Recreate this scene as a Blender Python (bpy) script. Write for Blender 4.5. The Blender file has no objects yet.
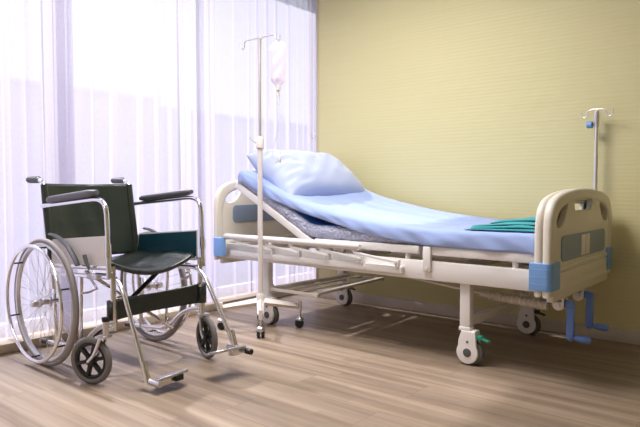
import bpy, bmesh, math, random
from math import sin, cos, pi, radians, atan2, sqrt, exp
from mathutils import Vector, Matrix
random.seed(7)
SC = bpy.context.scene
COL = SC.collection
V = Vector

# ------------------------------------------------------------------ materials
def nt(name):
    m = bpy.data.materials.new(name); m.use_nodes = True
    t = m.node_tree
    return m, t, t.nodes['Principled BSDF']

def mat(name, col, rough=.5, metal=0., bump=None, var=0., coat=0., sheen=0., sss=0., spec=.5):
    """principled material; slight procedural tone variation and optional noise bump (scale, strength)"""
    m, t, p = nt(name)
    N, L = t.nodes, t.links
    p.inputs['Roughness'].default_value = rough
    p.inputs['Metallic'].default_value = metal
    p.inputs['Coat Weight'].default_value = coat
    p.inputs['Sheen Weight'].default_value = sheen
    p.inputs['Specular IOR Level'].default_value = spec
    tc = N.new('ShaderNodeTexCoord')
    n = N.new('ShaderNodeTexNoise'); n.inputs['Scale'].default_value = 6; n.inputs['Detail'].default_value = 4
    L.new(tc.outputs['Object'], n.inputs['Vector'])
    r = N.new('ShaderNodeMixRGB'); r.blend_type = 'MIX'
    v = max(var, .02)
    r.inputs['Color1'].default_value = tuple(c*(1-v) for c in col)+(1,)
    r.inputs['Color2'].default_value = tuple(min(1, c*(1+v)) for c in col)+(1,)
    L.new(n.outputs['Fac'], r.inputs['Fac']); L.new(r.outputs['Color'], p.inputs['Base Color'])
    if bump:
        b = N.new('ShaderNodeTexNoise'); b.inputs['Scale'].default_value = bump[0]; b.inputs['Detail'].default_value = 3
        L.new(tc.outputs['Object'], b.inputs['Vector'])
        bb = N.new('ShaderNodeBump'); bb.inputs['Strength'].default_value = bump[1]; bb.inputs['Distance'].default_value = bump[2] if len(bump) > 2 else .004
        L.new(b.outputs['Fac'], bb.inputs['Height']); L.new(bb.outputs['Normal'], p.inputs['Normal'])
    return m

M = {}
M['cream']   = mat('cream_plastic', (.74, .70, .62), .38, bump=(220, .1, .001), var=.03)
M['white']   = mat('white_painted_steel', (.82, .80, .79), .32, var=.02)
M['cover']   = mat('white_moulded_plastic', (.84, .81, .80), .3, var=.02)
M['blue']    = mat('light_blue_plastic', (.20, .40, .80), .38, var=.04)
M['crank']   = mat('mid_blue_plastic', (.13, .25, .66), .35, var=.04)
M['bluegrey']= mat('blue_grey_panel', (.24, .31, .42), .42, var=.05)
M['grey']    = mat('dark_grey_rubber', (.10, .10, .095), .7, bump=(90, .2))
M['tyre']    = mat('grey_tyre_rubber', (.34, .31, .31), .6, bump=(150, .15))
M['ctyre']   = mat('darker_grey_tyre_rubber', (.16, .15, .145), .6, bump=(150, .15))
M['black']   = mat('black_plastic', (.008, .009, .010), .5, bump=(200, .15, .001))
M['pad']     = mat('grey_foam_vinyl', (.13, .13, .155), .45, bump=(60, .2))
M['vinyl']   = mat('black_green_vinyl', (.022, .030, .024), .32, bump=(14, .35, .012), coat=.25)
M['darkvinyl'] = mat('near_black_green_vinyl', (.013, .019, .016), .3, bump=(14, .35, .012), coat=.2)
M['teal']    = mat('dark_teal_vinyl', (.006, .055, .085), .35, bump=(20, .3, .006))
M['green']   = mat('green_plastic', (.02, .30, .20), .4)
M['chrome']  = mat('chromed_steel', (.88, .87, .89), .16, 1.0)
M['alu']     = mat('satin_aluminium', (.70, .69, .71), .3, 1.0)
M['steel']   = mat('brushed_steel', (.78, .76, .75), .42, 1.0)
M['polewhite']= mat('painted_stand_tube', (.76, .71, .68), .35)
M['ribgrey'] = mat('ribbed_grey_plastic', (.66, .61, .53), .5)
M['sheet']   = mat('pale_blue_cotton', (.34, .45, .79), .85, bump=(420, .12, .001), var=.02, sheen=.2)
M['pillow']  = mat('light_blue_cotton', (.46, .53, .75), .85, bump=(420, .12, .001), var=.02, sheen=.2)
M['gown']    = mat('teal_green_cotton', (.02, .32, .36), .8, bump=(300, .2, .001), var=.06, sheen=.2)
M['matside'] = mat('crinkled_grey_blue_vinyl', (.52, .55, .74), .35, bump=(55, 1.0, .03), var=.10)
M['mattop']  = mat('mid_blue_vinyl', (.06, .20, .60), .45, bump=(22, .5, .01), var=.05)
M['sill']    = mat('beige_window_track', (.56, .47, .37), .5, var=.04)
M['winframe']= mat('white_window_frame', (.78, .76, .80), .4)
M['base']    = mat('pale_skirting', (.58, .52, .46), .45)
M['ceiling'] = mat('white_ceiling_paint', (.80, .79, .77), .9)
M['wallback']= mat('cream_wall_paint', (.72, .68, .58), .9)
M['outwall'] = mat('pale_render', (.72, .68, .88), .9, bump=(30, .3), var=.05)
M['outfloor']= mat('pale_paving', (.5, .5, .52), .9, bump=(30, .3), var=.08)

def wallpaper():
    m, t, p = nt('yellow_wallpaper_fine_horizontal_rib'); N, L = t.nodes, t.links
    g = N.new('ShaderNodeNewGeometry')
    mp = N.new('ShaderNodeMapping'); mp.inputs['Scale'].default_value = (1.2, 1.2, 46)
    L.new(g.outputs['Position'], mp.inputs['Vector'])
    n = N.new('ShaderNodeTexNoise'); n.inputs['Scale'].default_value = 1.6; n.inputs['Detail'].default_value = 5
    L.new(mp.outputs['Vector'], n.inputs['Vector'])
    cr = N.new('ShaderNodeValToRGB')
    cr.color_ramp.elements[0].position = .3; cr.color_ramp.elements[0].color = (.665, .61, .325, 1)
    cr.color_ramp.elements[1].position = .7; cr.color_ramp.elements[1].color = (.69, .635, .355, 1)
    L.new(n.outputs['Fac'], cr.inputs['Fac']); L.new(cr.outputs['Color'], p.inputs['Base Color'])
    w = N.new('ShaderNodeTexWave'); w.wave_type = 'BANDS'; w.bands_direction = 'Z'
    w.inputs['Scale'].default_value = 14; w.inputs['Distortion'].default_value = .5
    L.new(g.outputs['Position'], w.inputs['Vector'])
    b = N.new('ShaderNodeBump'); b.inputs['Strength'].default_value = .10; b.inputs['Distance'].default_value = .003
    L.new(w.outputs['Fac'], b.inputs['Height'])
    b2 = N.new('ShaderNodeBump'); b2.inputs['Strength'].default_value = .15; b2.inputs['Distance'].default_value = .003
    L.new(n.outputs['Fac'], b2.inputs['Height']); L.new(b.outputs['Normal'], b2.inputs['Normal'])
    L.new(b2.outputs['Normal'], p.inputs['Normal'])
    p.inputs['Roughness'].default_value = .62
    return m
M['wall'] = wallpaper()

def laminate():
    m, t, p = nt('oak_laminate_planks'); N, L = t.nodes, t.links
    g = N.new('ShaderNodeNewGeometry')
    # planks run along world x, 0.19 m wide, 1.3 m long
    br = N.new('ShaderNodeTexBrick'); br.offset = .37
    br.inputs['Scale'].default_value = 1; br.inputs['Brick Width'].default_value = 1.28
    br.inputs['Row Height'].default_value = .192; br.inputs['Mortar Size'].default_value = .0016
    br.inputs['Mortar Smooth'].default_value = .3
    br.inputs['Color1'].default_value = (.0, .0, .0, 1); br.inputs['Color2'].default_value = (1, 1, 1, 1)
    br.inputs['Mortar'].default_value = (.5, .5, .5, 1)
    L.new(g.outputs['Position'], br.inputs['Vector'])
    # grain
    mp = N.new('ShaderNodeMapping'); mp.inputs['Scale'].default_value = (.55, 15, 1)
    L.new(g.outputs['Position'], mp.inputs['Vector'])
    add = N.new('ShaderNodeVectorMath'); add.operation = 'ADD'
    sc = N.new('ShaderNodeVectorMath'); sc.operation = 'SCALE'; sc.inputs['Scale'].default_value = 7
    L.new(br.outputs['Color'], sc.inputs[0]); L.new(mp.outputs['Vector'], add.inputs[0]); L.new(sc.outputs['Vector'], add.inputs[1])
    n = N.new('ShaderNodeTexNoise'); n.inputs['Scale'].default_value = 1.5; n.inputs['Detail'].default_value = 7; n.inputs['Roughness'].default_value = .6
    L.new(add.outputs['Vector'], n.inputs['Vector'])
    cr = N.new('ShaderNodeValToRGB'); e = cr.color_ramp.elements
    e[0].position = .28; e[0].color = (.175, .125, .086, 1)
    e[1].position = .74; e[1].color = (.355, .28, .208, 1)
    k = e.new(.5); k.color = (.265, .198, .142, 1)
    L.new(n.outputs['Fac'], cr.inputs['Fac'])
    # strips of differing tone (three narrow strips in a board)
    mp2 = N.new('ShaderNodeMapping'); mp2.inputs['Scale'].default_value = (.8, 15.6, 1)
    L.new(g.outputs['Position'], mp2.inputs['Vector'])
    vo = N.new('ShaderNodeTexVoronoi'); vo.distance = 'CHEBYCHEV'; vo.inputs['Scale'].default_value = 1; vo.inputs['Randomness'].default_value = .55
    L.new(mp2.outputs['Vector'], vo.inputs['Vector'])
    hs = N.new('ShaderNodeSeparateColor'); L.new(vo.outputs['Color'], hs.inputs['Color'])
    mr = N.new('ShaderNodeMapRange'); mr.inputs['To Min'].default_value = .84; mr.inputs['To Max'].default_value = 1.14
    L.new(hs.outputs['Red'], mr.inputs['Value'])
    ml = N.new('ShaderNodeMixRGB'); ml.blend_type = 'MULTIPLY'; ml.inputs['Fac'].default_value = 1
    L.new(cr.outputs['Color'], ml.inputs['Color1']); L.new(mr.outputs['Result'], ml.inputs['Color2'])
    mo = N.new('ShaderNodeMixRGB'); mo.inputs['Color2'].default_value = (.11, .07, .05, 1)
    mf = N.new('ShaderNodeMath'); mf.operation = 'MULTIPLY'; mf.inputs[1].default_value = .55
    L.new(br.outputs['Fac'], mf.inputs[0]); L.new(mf.outputs[0], mo.inputs['Fac'])
    L.new(ml.outputs['Color'], mo.inputs['Color1']); L.new(mo.outputs['Color'], p.inputs['Base Color'])
    p.inputs['Roughness'].default_value = .42
    b = N.new('ShaderNodeBump'); b.inputs['Strength'].default_value = .12; b.inputs['Distance'].default_value = .002
    L.new(n.outputs['Fac'], b.inputs['Height']); L.new(b.outputs['Normal'], p.inputs['Normal'])
    return m
M['floor'] = laminate()

def sheer():
    m = bpy.data.materials.new('sheer_lilac_white_voile'); m.use_nodes = True
    t = m.node_tree; N, L = t.nodes, t.links; N.clear()
    o = N.new('ShaderNodeOutputMaterial')
    tr = N.new('ShaderNodeBsdfTransparent'); tr.inputs['Color'].default_value = (.97, .965, 1, 1)
    tl = N.new('ShaderNodeBsdfTranslucent'); tl.inputs['Color'].default_value = (.84, .82, .92, 1)
    df = N.new('ShaderNodeBsdfDiffuse'); df.inputs['Color'].default_value = (.83, .81, .92, 1)
    a = N.new('ShaderNodeMixShader'); a.inputs['Fac'].default_value = .35
    L.new(tl.outputs[0], a.inputs[1]); L.new(df.outputs[0], a.inputs[2])
    # weave: opacity varies a little thread by thread
    g = N.new('ShaderNodeTexCoord')
    mp = N.new('ShaderNodeMapping'); mp.inputs['Scale'].default_value = (90, 90, 40)
    L.new(g.outputs['Object'], mp.inputs['Vector'])
    n = N.new('ShaderNodeTexNoise'); n.inputs['Scale'].default_value = 1.2
    L.new(mp.outputs['Vector'], n.inputs['Vector'])
    mr = N.new('ShaderNodeMapRange'); mr.inputs['To Min'].default_value = .44; mr.inputs['To Max'].default_value = .50
    L.new(n.outputs['Fac'], mr.inputs['Value'])
    b = N.new('ShaderNodeMixShader'); L.new(mr.outputs['Result'], b.inputs['Fac'])
    L.new(tr.outputs[0], b.inputs[1]); L.new(a.outputs[0], b.inputs[2])
    L.new(b.outputs[0], o.inputs['Surface'])
    return m
M['sheer'] = sheer()

def thin_clear(name, col, opac, rough=.05, dcol=(.85, .84, .9)):
    m = bpy.data.materials.new(name); m.use_nodes = True
    t = m.node_tree; N, L = t.nodes, t.links; N.clear()
    o = N.new('ShaderNodeOutputMaterial')
    tr = N.new('ShaderNodeBsdfTransparent'); tr.inputs['Color'].default_value = col+(1,)
    p = N.new('ShaderNodeBsdfPrincipled'); p.inputs['Base Color'].default_value = dcol+(1,); p.inputs['Roughness'].default_value = rough
    b = N.new('ShaderNodeMixShader'); b.inputs['Fac'].default_value = opac
    L.new(tr.outputs[0], b.inputs[1]); L.new(p.outputs[0], b.inputs[2]); L.new(b.outputs[0], o.inputs['Surface'])
    return m
M['glass'] = thin_clear('window_glass', (.97, .98, 1), .06)
M['bag']   = thin_clear('soft_clear_plastic', (.95, .92, .96), .5, .12, (.74, .68, .75))
M['tube']  = thin_clear('clear_tubing', (.93, .92, .96), .6, .2, (.84, .82, .88))
M['fill_lamp'] = mat('fill_panel_diffuser', (.9, .9, .9), .5)
_t = M['fill_lamp'].node_tree.nodes['Principled BSDF']
_t.inputs['Emission Color'].default_value = (1, .93, .82, 1); _t.inputs['Emission Strength'].default_value = 2  # glowing face of the added fill panels

# ------------------------------------------------------------------ mesh builder
def smooth_path(pts, n=6, r=None):
    """round the corners of a polyline with radius r using quadratic arcs"""
    pts = [V(p) for p in pts]
    if r is None or len(pts) < 3: return pts
    out = [pts[0]]
    for i in range(1, len(pts)-1):
        a, b, c = pts[i-1], pts[i], pts[i+1]
        ra = min(r, (a-b).length*.49); rc = min(r, (c-b).length*.49)
        p0 = b+(a-b).normalized()*ra; p2 = b+(c-b).normalized()*rc
        for k in range(n+1):
            t = k/n
            out.append(p0*(1-t)**2+b*2*t*(1-t)+p2*t*t)
    out.append(pts[-1]); return out

def catmull(pts, n=6):
    pts = [V(p) for p in pts]; P = [pts[0]*2-pts[1]]+pts+[pts[-1]*2-pts[-2]]
    out = []
    for i in range(1, len(P)-2):
        for k in range(n):
            t = k/n; a, b, c, d = P[i-1], P[i], P[i+1], P[i+2]
            out.append(.5*((2*b)+(-a+c)*t+(2*a-5*b+4*c-d)*t*t+(-a+3*b-3*c+d)*t**3))
    out.append(pts[-1]); return out

class MB:
    def __init__(s): s.v = []; s.f = []
    def add(s, vs, fs):
        o = len(s.v); s.v += [tuple(v) for v in vs]; s.f += [tuple(i+o for i in f) for f in fs]; return s
    def bm(s, b):
        b.verts.ensure_lookup_table(); b.verts.index_update()
        s.add([v.co.copy() for v in b.verts], [[v.index for v in f.verts] for f in b.faces]); b.free(); return s
    def box(s, c, size, rot=None, bevel=0., seg=2):
        b = bmesh.new(); bmesh.ops.create_cube(b, size=1)
        for v in b.verts: v.co = V((v.co.x*size[0], v.co.y*size[1], v.co.z*size[2]))
        if bevel: bmesh.ops.bevel(b, geom=b.edges[:], offset=bevel, segments=seg, affect='EDGES', profile=.5)
        m = Matrix.Translation(V(c))
        if rot is not None: m = m @ rot.to_4x4()
        b.transform(m); return s.bm(b)
    def box2(s, a, b_, bevel=0.):
        return s.box([(a[i]+b_[i])/2 for i in range(3)], [abs(b_[i]-a[i]) for i in range(3)], None, bevel)
    def bar(s, p, q, w, h, bevel=.002, up=(0, 0, 1)):
        """box beam from p to q, w wide (sideways), h high (along up)"""
        p, q = V(p), V(q); d = (q-p); l = d.length; d.normalize()
        u = V(up); side = d.cross(u).normalized(); u = side.cross(d)
        R = Matrix((d, side, u)).transposed()
        return s.box((p+q)/2, (l, w, h), R, bevel)
    def tube(s, pts, r, n=10, closed=False, caps=True, sx=1., up=None):
        pts = [V(p) for p in pts]; m = len(pts)
        rs = r if isinstance(r, (list, tuple)) else [r]*m
        T = []
        for i in range(m):
            a = pts[(i-1) % m] if closed or i > 0 else pts[i]
            b = pts[(i+1) % m] if closed or i < m-1 else pts[i]
            T.append((b-a).normalized())
        u = V(up) if up else (V((0, 0, 1)) if abs(T[0].z) < .9 else V((1, 0, 0)))
        vs, fs = [], []
        for i in range(m):
            u = (u-T[i]*u.dot(T[i]))
            if u.length < 1e-6: u = T[i].orthogonal()
            u.normalize(); w = T[i].cross(u)
            for k in range(n):
                a = 2*pi*k/n
                vs.append(pts[i]+(u*cos(a)+w*sin(a)*sx)*rs[i])
        for i in range(m if closed else m-1):
            j = (i+1) % m
            for k in range(n):
                l = (k+1) % n
                fs.append((i*n+k, i*n+l, j*n+l, j*n+k))
        if caps and not closed:
            fs.append(tuple(range(n))[::-1]); fs.append(tuple((m-1)*n+k for k in range(n)))
        return s.add(vs, fs)
    def cyl(s, p, q, r, n=20, r2=None): return s.tube([p, q], [r, r if r2 is None else r2], n)
    def ring(s, c, ax, R, r, n=64, k=10, sx=1.):
        c, ax = V(c), V(ax).normalized(); u = ax.orthogonal().normalized(); w = ax.cross(u)
        return s.tube([c+(u*cos(2*pi*i/n)+w*sin(2*pi*i/n))*R for i in range(n)], r, k, closed=True, up=ax, sx=sx)
    def lathe(s, c, ax, prof, n=24):
        """prof: list of (radius, height along ax)"""
        c, ax = V(c), V(ax).normalized(); u = ax.orthogonal().normalized(); w = ax.cross(u)
        vs, fs = [], []
        for (r, h) in prof:
            for i in range(n):
                a = 2*pi*i/n; vs.append(c+ax*h+(u*cos(a)+w*sin(a))*max(r, 1e-5))
        for j in range(len(prof)-1):
            for i in range(n):
                k = (i+1) % n; fs.append((j*n+i, j*n+k, (j+1)*n+k, (j+1)*n+i))
        fs.append(tuple(range(n))[::-1]); fs.append(tuple((len(prof)-1)*n+i for i in range(n)))
        return s.add(vs, fs)
    def grid(s, fn, nu, nv):
        vs = [fn(i/nu, j/nv) for i in range(nu+1) for j in range(nv+1)]
        fs = [(i*(nv+1)+j, (i+1)*(nv+1)+j, (i+1)*(nv+1)+j+1, i*(nv+1)+j+1) for i in range(nu) for j in range(nv)]
        return s.add(vs, fs)
    def ball(s, c, r, sc=(1, 1, 1), u=16, v=10):
        b = bmesh.new(); bmesh.ops.create_uvsphere(b, u_segments=u, v_segments=v, radius=r)
        b.transform(Matrix.Translation(V(c)) @ Matrix.Diagonal((*sc, 1))); return s.bm(b)
    def plate(s, splines, T, depth, bevel=0., res=4):
        """extruded 2D shape with holes. splines: list of closed 2D polylines; T maps (a, b, c) to the world"""
        cu = bpy.data.curves.new('tmp', 'CURVE'); cu.dimensions = '2D'; cu.fill_mode = 'BOTH'
        cu.extrude = max(depth/2-bevel, 0); cu.bevel_depth = bevel; cu.bevel_resolution = res; cu.offset = -bevel
        for sp in splines:
            q = cu.splines.new('POLY'); q.points.add(len(sp)-1)
            for i, (a, b) in enumerate(sp): q.points[i].co = (a, b, 0, 1)
            q.use_cyclic_u = True
        ob = bpy.data.objects.new('tmp', cu); COL.objects.link(ob)
        dg = bpy.context.evaluated_depsgraph_get()
        me = bpy.data.meshes.new_from_object(ob.evaluated_get(dg))
        s.add([T(*v.co) for v in me.vertices], [tuple(p.vertices) for p in me.polygons])
        bpy.data.objects.remove(ob); bpy.data.curves.remove(cu); bpy.data.meshes.remove(me)
        return s
    def build(s, name, m, parent=None, ang=35, mods=None):
        me = bpy.data.meshes.new(name)
        o = V((0, 0, 0))
        if parent is not None:
            q = parent
            while q is not None: o = o+q.location; q = q.parent
            loc = V((0, 0, 0))
        else:
            xs = [v[0] for v in s.v]; ys = [v[1] for v in s.v]; zs = [v[2] for v in s.v]
            loc = V(((min(xs)+max(xs))/2, (min(ys)+max(ys))/2, min(zs))); o = loc
        me.from_pydata([tuple(V(v)-o) for v in s.v], [], s.f)
        b = bmesh.new(); b.from_mesh(me)
        bmesh.ops.remove_doubles(b, verts=b.verts, dist=1e-5)
        bmesh.ops.recalc_face_normals(b, faces=b.faces); b.to_mesh(me); b.free()
        me.polygons.foreach_set('use_smooth', [True]*len(me.polygons))
        me.set_sharp_from_angle(angle=radians(ang))
        ob = bpy.data.objects.new(name, me); COL.objects.link(ob)
        if parent is None: ob.location = loc
        else: ob.parent = parent
        ms = m if isinstance(m, (list, tuple)) else [m]
        for x in ms: me.materials.append(M[x] if isinstance(x, str) else x)
        return ob

def tag(o, label=None, cat=None, group=None, kind=None):
    if label: o['label'] = label
    if cat: o['category'] = cat
    if group: o['group'] = group
    if kind: o['kind'] = kind
    return o
def empty(name, loc, label, cat, group=None):
    o = bpy.data.objects.new(name, None); COL.objects.link(o); o.location = loc; o.empty_display_size = .1
    return tag(o, label, cat, group)
def struct(name, mb, m, parent=None): return tag(mb.build(name, m, parent), kind='structure')

def rrect(a0, b0, a1, b1, r, n=5):
    out = []
    for (cx, cy, s0) in ((a1-r, b1-r, 0), (a0+r, b1-r, pi/2), (a0+r, b0+r, pi), (a1-r, b0+r, 3*pi/2)):
        for k in range(n+1):
            a = s0+k/n*pi/2; out.append((cx+r*cos(a), cy+r*sin(a)))
    return out
def interp(tab, x):
    """smooth (Catmull-Rom style) table lookup"""
    if x <= tab[0][0]: return tab[0][1]
    if x >= tab[-1][0]: return tab[-1][1]
    for i in range(len(tab)-1):
        if tab[i][0] <= x <= tab[i+1][0]:
            (x0, y0), (x1, y1) = tab[i], tab[i+1]
            m0 = (y1-(tab[i-1][1] if i else y0))/((x1-(tab[i-1][0] if i else x0)))
            m1 = ((tab[i+2][1] if i+2 < len(tab) else y1)-y0)/((tab[i+2][0] if i+2 < len(tab) else x1)-x0)
            h = x1-x0; t = (x-x0)/h
            return (2*t**3-3*t*t+1)*y0+(t**3-2*t*t+t)*h*m0+(-2*t**3+3*t*t)*y1+(t**3-t*t)*h*m1

# ------------------------------------------------------------------ room
X0, X1, Y0, Y1, ZC = -3.02, 2.2, -2.4, 3.65, 2.75   # yellow wall starts at X0; window plane lies deeper
XW = -3.44
struct('floor', MB().box2((XW-.12, Y0-.1, -.06), (X1+.1, 4.25, 0)), 'floor')
struct('ceiling', MB().box2((XW-.12, Y0-.1, ZC), (X1+.1, 4.25, ZC+.08)), 'ceiling')
struct('wall_right', MB().box2((X0, Y1, 0), (X1+.1, Y1+.12, ZC)), 'wall')
struct('trim_1', MB().box2((X0-.02, Y1-.008, 0), (X0+.0, Y1+.12, ZC), .002), 'base')
struct('baseboard_right', MB().box2((X0+.0, Y1-.012, 0), (X1, Y1, .075), .003), 'base')
struct('wall_pocket', MB().box2((XW-.12, 4.15, 0), (X0-.021, 4.25, ZC)), 'wallback')
struct('wall_back', MB().box2((XW-.12, Y0-.1, 0), (X1+.1, Y0, ZC)), 'wallback')
struct('wall_foot', MB().box2((X1, Y0, 0), (X1+.1, Y1-.001, ZC)), 'wall')
struct('wall_left', MB().box2((XW-.1, Y0, 0), (XW+.02, -1.2, ZC)).box2((XW-.1, -1.2, 2.56), (XW+.02, 4.15, ZC)), 'wallback')
struct('trim_2', MB().box2((XW+.02, -1.2, 0), (-3.235, 4.149, .05), .004), 'sill')
# four tall sliding windows
wy = [-1.2, -.2, .75, 1.72, 2.69, 4.15]
for i in range(5):
    a, b = wy[i], wy[i+1]
    f = MB()
    f.box2((XW-.045, a, .045), (XW+.005, a+.04, 2.56), .003).box2((XW-.045, b-.04, .045), (XW+.005, b, 2.56), .003)
    f.box2((XW-.045, a+.04, .045), (XW+.005, b-.04, .11), .003).box2((XW-.045, a+.04, 2.50), (XW+.005, b-.04, 2.56), .003)
    w = struct('window_%d' % (i+1), f, 'winframe')
    g = MB().box2((XW-.026, a+.04, .11), (XW-.020, b-.04, 2.50)); gl = g.build('window_pane', 'glass'); gl.name = 'window_pane'
    gl.location = gl.location-w.location; gl.parent = w

# ------------------------------------------------------------------ outside
struct('ground', MB().box2((-30, -20, -.4), (XW-.14, 25, -.3)), 'outfloor')
ow = MB().box2((-6.25, -9, -.3), (-6.05, 4.35, 1.88)).box2((-6.30, -9, 1.88), (-6.0, 4.35, 1.93), .006).box2((-6.25, 4.35, -.3), (-6.05, 16, 1.78)).box2((-6.30, 4.35, 1.78), (-6.0, 16, 1.83), .006)
tag(ow.build('boundary_wall', 'outwall'), 'pale rendered boundary wall outdoors, seen dimly through the sheer curtains', 'wall')

# ------------------------------------------------------------------ sheer curtains
def curtain(y0, y1, xc, seed, label):
    """hanging voile: gentle panels between pinched pleats where the cloth doubles back on itself"""
    rnd = random.Random(seed); nz = 16
    ph = [rnd.uniform(0, 6.28) for _ in range(4)]
    cols = []; y = y0
    while y < y1-.03:
        w = rnd.choice((.07, .10, .13, .17, .21))*rnd.uniform(.85, 1.15); w = min(w, y1-y)
        k = rnd.uniform(.75, 2.3); A = rnd.uniform(.010, .024)*(w/.13)**.5; lean = rnd.uniform(-.012, .012)
        n = max(10, int(w/.006))
        for i in range(n): cols.append((y, w, i/n, k, A, lean))
        y += w
    vs = []
    for (ya, w, t, k, A, lean) in cols:
        t2 = t+.5           # pinch in the middle of the pleat
        for j in range(nz+1):
            h = j/nz; z = .056+h*(2.705-.056)
            kk = k*(1.05-.25*h*h)
            pin = sin(2*pi*t2)
            yy = ya+w*(t+.5*kk*w**0*sin(2*pi*t)/(2*pi)*(1 if kk < 1 else 1)+0)
            yy = ya+w*(t+kk*sin(2*pi*t)/(2*pi))
            x = xc+A*(sin(2*pi*t)*(1-.3*h)+.35*sin(4*pi*t+ph[0]))+.006*sin(z*1.4+ya*6+ph[1])*(1-h)
            yy += lean*(1-h)*sin(2*pi*t)*0+lean*(1-h)+.006*sin(z*1.9+ya*3+ph[2])*(1-h)
            vs.append((x, yy, z))
    n = len(cols)-1
    fs = [(i*(nz+1)+j, (i+1)*(nz+1)+j, (i+1)*(nz+1)+j+1, i*(nz+1)+j+1) for i in range(n) for j in range(nz)]
    o = MB().add(vs, fs).build('sheer_curtain', 'sheer', ang=180)
    return tag(o, label, 'curtain', 'sheer curtains across the window')
curtain(-1.15, 1.80, -3.33, 3, 'leftmost sheer white curtain panel, hanging behind the wheelchair push handles')
curtain(1.66, 2.83, -3.272, 5, 'middle sheer white curtain panel, between the wheelchair and the bed headboard')
curtain(2.70, 4.08, -3.33, 11, 'rightmost sheer white curtain panel, behind the iv stand and next to the yellow wall')
struct('trim_3', MB().box2((-3.40, -1.2, 2.70), (-3.26, 4.149, 2.749), .003), 'winframe')

# tie-back hook on the end of the wall
m = MB(); m.cyl((X0-.021, 3.70, 1.285), (X0-.030, 3.70, 1.285), .018, 16)
m.tube(catmull([(X0-.028, 3.70, 1.285), (X0-.075, 3.70, 1.280), (X0-.105, 3.70, 1.255), (X0-.118, 3.70, 1.275), (X0-.120, 3.70, 1.30)], 6), .004, 8)
m.tube(catmull([(X0-.05, 3.70, 1.283), (X0-.062, 3.70, 1.262), (X0-.075, 3.70, 1.262), (X0-.082, 3.70, 1.305)], 6), .004, 8)
tag(m.build('tieback_hook', 'steel'), 'small steel curtain tie-back hook on the edge of the yellow wall', 'hook')

# ------------------------------------------------------------------ hospital bed
YN, YF = 2.69, 3.53            # near / far frame beams
bed = empty('hospital_bed', (-1.96, 3.11, 0), 'cream and white crank hospital bed with raised backrest, standing along the yellow wall', 'bed')
f = MB()
for y in (YN, YF): f.box2((-3.03, y-.018, .400), (-.905, y+.018, .498), .005)
f.box2((-3.03, YN, .40), (-2.99, YF, .49), .004); f.box2((-.945, YN, .40), (-.905, YF, .49), .004)
f.box2((-2.30, YN, .41), (-2.25, YF, .45), .004); f.box2((-1.52, YN, .41), (-1.47, YF, .45), .004)
for x in (-2.62, -1.62, -1.05):       # risers that carry the deck
    for y in (YN, YF): f.cyl((x, y, .49), (x, y, .545), .014, 14)
f.cyl((-1.72, YN-.024, .425), (-1.72, YN-.016, .425), .009, 12)
f.build('frame', 'white', bed)

def deck(name, p, q, th=.036, slab=True):
    m = MB()
    for y in (YN-.005, YF+.005): m.bar((p[0], y, p[1]), (q[0], y, q[1]), .034, th, .004)
    d = V((q[0]-p[0], 0, q[1]-p[1])).normalized()
    for s_ in (p, q):
        sg = 1 if s_ is p else -1
        c = V((s_[0], 0, s_[1]))+d*.02*sg
        m.bar((c.x, YN, c.z), (c.x, YF, c.z), .034, .03, .003, up=(-d.z, 0, d.x))
    nrm = V((-d.z, 0, d.x))
    if nrm.z < 0: nrm = -nrm
    a = V((p[0], 0, p[1]))+nrm*.006; b = V((q[0], 0, q[1]))+nrm*.006
    m.bar((a.x, (YN+YF)/2, a.z), (b.x, (YN+YF)/2, b.z), YF-YN-.03, .006, 0, up=(nrm.x, 0, nrm.z))
    return m.build(name, 'white', bed)
deck('backrest_deck', (-2.905, .888), (-2.268, .541), .044)
deck('seat_deck', (-2.235, .550), (-1.545, .550), .042)
deck('leg_deck', (-1.505, .550), (-.945, .550), .046)
for y in (2.95, 3.27):
    m = MB(); m.bar((-2.72, y, .78), (-2.29, y, .43), .025, .025); m.build('backrest_strut', 'white', bed)
for x, z in ((-1.493, .0), (-2.83, -.0)):
    m = MB(); m.box2((x-.022, YN-.034, .445), (x+.022, YN-.019, .570), .003); m.cyl((x, YN-.038, .462), (x, YN-.030, .462), .008, 12)
    if x > -2: m.build('deck_bracket', 'white', bed)

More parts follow.
